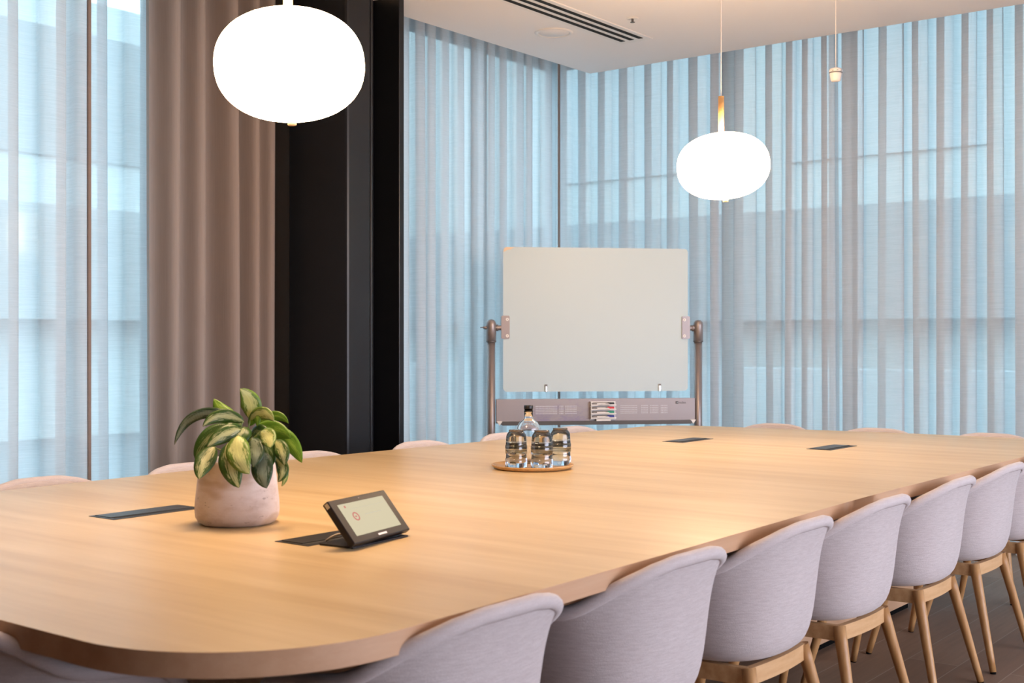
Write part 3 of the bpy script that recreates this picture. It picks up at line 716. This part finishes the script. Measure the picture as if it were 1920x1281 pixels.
for rad_, m_ in ((.0105,'icon_red'),):
    cx_, cy_ = sc(.22,.56); bm = bmesh.new(); tube(bm, [MT @ Vector((cx_+rad_*math.cos(a*PI/16), cy_+rad_*math.sin(a*PI/16), .0008)) for a in range(33)], .0018, 6, False); mk('ring_icon', bm, M[m_], scr)
bm = bmesh.new(); cx_, cy_ = sc(.22,.56); box(bm, cx_-.003, cx_+.003, cy_-.002, cy_+.002, .0004, .0010, M=MT); mk('icon', bm, M['icon_red'], scr)
bm = bmesh.new(); cx_, cy_ = sc(.12,.90); box(bm, cx_-.003, cx_+.003, cy_-.003, cy_+.003, .0004, .0010, M=MT); mk('icon', bm, M['icon_red'], scr)
bm = bmesh.new(); a_ = sc(.42,.56); b_ = sc(.78,.58); box(bm, a_[0], b_[0], a_[1], a_[1]+.0012, .0004, .0010, M=MT); mk('text_line', bm, M['icon_grey'], scr)
bm = bmesh.new(); a_ = sc(.20,.80); box(bm, a_[0], sc(.95,0)[0], a_[1], a_[1]+.0006, .0004, .0009, M=MT); mk('text_line', bm, M['icon_grey'], scr)
bm = bmesh.new(); box(bm, TWd*.44, TWd*.59, THt*.055, THt*.095, 0, .0008, M=MT); mk('name_mark', bm, M['white_plastic'], tb, label='small white maker mark')
bm = bmesh.new(); box(bm, TWd*.49, TWd*.51, THt*.925, THt*.945, 0, .0006, M=MT); mk('sensor', bm, M['pen'], tb)
cbp = [at(611, 1014.5, ZT+.003), at(620,1008, ZT+.012), at(632,1002.5, ZT+.020), at(648,1000.5, ZT+.022), at(662, 1000, ZT+.020)]
tube(bm := bmesh.new(), [p - Vector((b0.x,b0.y,ZT)) for p in cbp], .0026, 8)
for v in bm.verts: v.co = Matrix.Rotation(-ta, 4, 'Z') @ v.co
mk('cable', bm, M['cable'], tb, True)
bm = bmesh.new(); box(bm, -.0012, -.0002, THt*.86, THt*.97, -.012, -.002, M=MT); mk('side_button', bm, M['steel'], tb)

# ------------------------------------------------------------------ tray with bottle and tumblers
tp = at(998.5, 878.5, ZT)
tr_ = empty('round_tray', (tp.x,tp.y,ZT), label='round wooden serving tray under the bottle and tumblers', cat='tray')
lathe(bm := bmesh.new(), [(0,0),(.135,0),(.150,.005),(.158,.013),(.159,.017),(.156,.0175),(.150,.011),(.140,.0075),(0,.0075)], 72); mk('dish', bm, M['tray_wood'], tr_, True)
zt_ = ZT+.0077
c = at(991, 868, zt_); r = empty('glass_bottle', (c.x,c.y,zt_), label='clear glass bottle with a black cap on the round tray', cat='bottle')
outer = [(0,0),(.040,0),(.044,.004),(.0455,.012),(.0455,.115),(.0465,.128),(.0445,.145),(.037,.160),(.025,.170),(.0185,.176),(.0175,.182),(.0170,.215)]
inner = [(.0145,.215),(.0150,.182),(.016,.176),(.023,.167),(.034,.157),(.0415,.143),(.0430,.128),(.0425,.115),(.0425,.014),(.039,.008),(0,.008)]
lathe(bm := bmesh.new(), outer+inner, 48); mk('body', bm, M['glass'], r, True)
lathe(bm := bmesh.new(), [(0,.214),(.0182,.214),(.0186,.216),(.0186,.227),(.0175,.229),(0,.229)], 32); mk('cap', bm, M['bottle_cap'], r, True)
lathe(bm := bmesh.new(), [(.0174,.200),(.0186,.201),(.0186,.206),(.0174,.207)], 32); mk('collar', bm, M['glass'], r, True)
# tumblers stand mouth down, one nested over another
def tumbler(p, z, label):
    r = empty('glass_tumbler', (p.x, p.y, z), random.random()*3, label=label, cat='glass', group='stacked glass tumblers on the tray')
    o_ = [(.0425,0),(.0425,.030),(.0412,.0315),(.0405,.036),(.0385,.066),(.0365,.074),(.031,.082),(.0285,.084),(.0278,.090),(.0270,.092),(0,.091)]
    i_ = [(0,.083),(.024,.083),(.027,.079),(.0335,.071),(.0360,.064),(.0388,.034),(.0402,.028),(.0408,.0)]
    bm = lathe(bmesh.new(), [(.0408,0)]+o_+i_, 48); mk('body', bm, M['tumbler'], r, True)
    lathe(bm := bmesh.new(), [(.0278,.0850),(.0290,.0865),(.0290,.0895),(.0278,.091)], 40); mk('base_ring', bm, M['hatch'] if False else M['tumbler_base'], r, True)
t = NT('tumbler_base_glass'); p = t.bsdf((.16,.11,.07), .12, 0, .6); p.inputs['Transmission Weight'].default_value = .35; M['tumbler_base'] = t.m
ks = [((968,875.5),'front left'),((1016,877),'front right'),((1050.5,871),'rear right')]
for (q, nm) in ks:
    p_ = at(q[0], q[1], zt_)
    tumbler(p_, zt_, 'inverted glass tumbler, lower one of the %s stack on the tray' % nm)
    tumbler(p_, zt_+.0515, 'inverted glass tumbler, upper one of the %s stack on the tray' % nm)

# ------------------------------------------------------------------ outside, seen through the sheers
mk('ground', B(-40, 60, -40, 60, -.35, -.15), M['asphalt'], kind='structure')
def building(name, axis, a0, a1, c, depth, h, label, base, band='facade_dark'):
    r = empty(name, (0,0,0), label=label, cat='building')
    def bb(s0, s1, t0, t1, z0, z1, bev=0):
        return B(s0, s1, c+t0, c+t1, z0, z1) if axis == 'x' else B(c+t0, c+t1, s0, s1, z0, z1)
    mk('wall', bb(a0, a1, 0, depth, -.15, h), M[base], r)
    mk('shade_band', bb(a0, a1, -.5, 0, 1.55, 3.15), M[band], r)  # darker strip puts the shade across the street into colour
    s = a0+.6
    while s < a1-3:
        mk('window', bb(s, s+2.9, -.05, 0, 3.9, min(6.9, h-.5)), M['shopfront'], r)
        s += 4.1
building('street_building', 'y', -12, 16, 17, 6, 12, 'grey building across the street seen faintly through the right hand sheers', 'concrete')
M['concrete_bright'] = plain('bright_concrete', (.60,.61,.60), .9, 0, .2, .1, 1)
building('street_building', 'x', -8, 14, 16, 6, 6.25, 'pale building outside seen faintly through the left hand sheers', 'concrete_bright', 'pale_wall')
mk('kerb_wall', B(12.2, 12.5, -10, 12, -.15, .95), M['kerb_wall'], label='low pale wall outside seen through the right hand sheers', cat='wall')
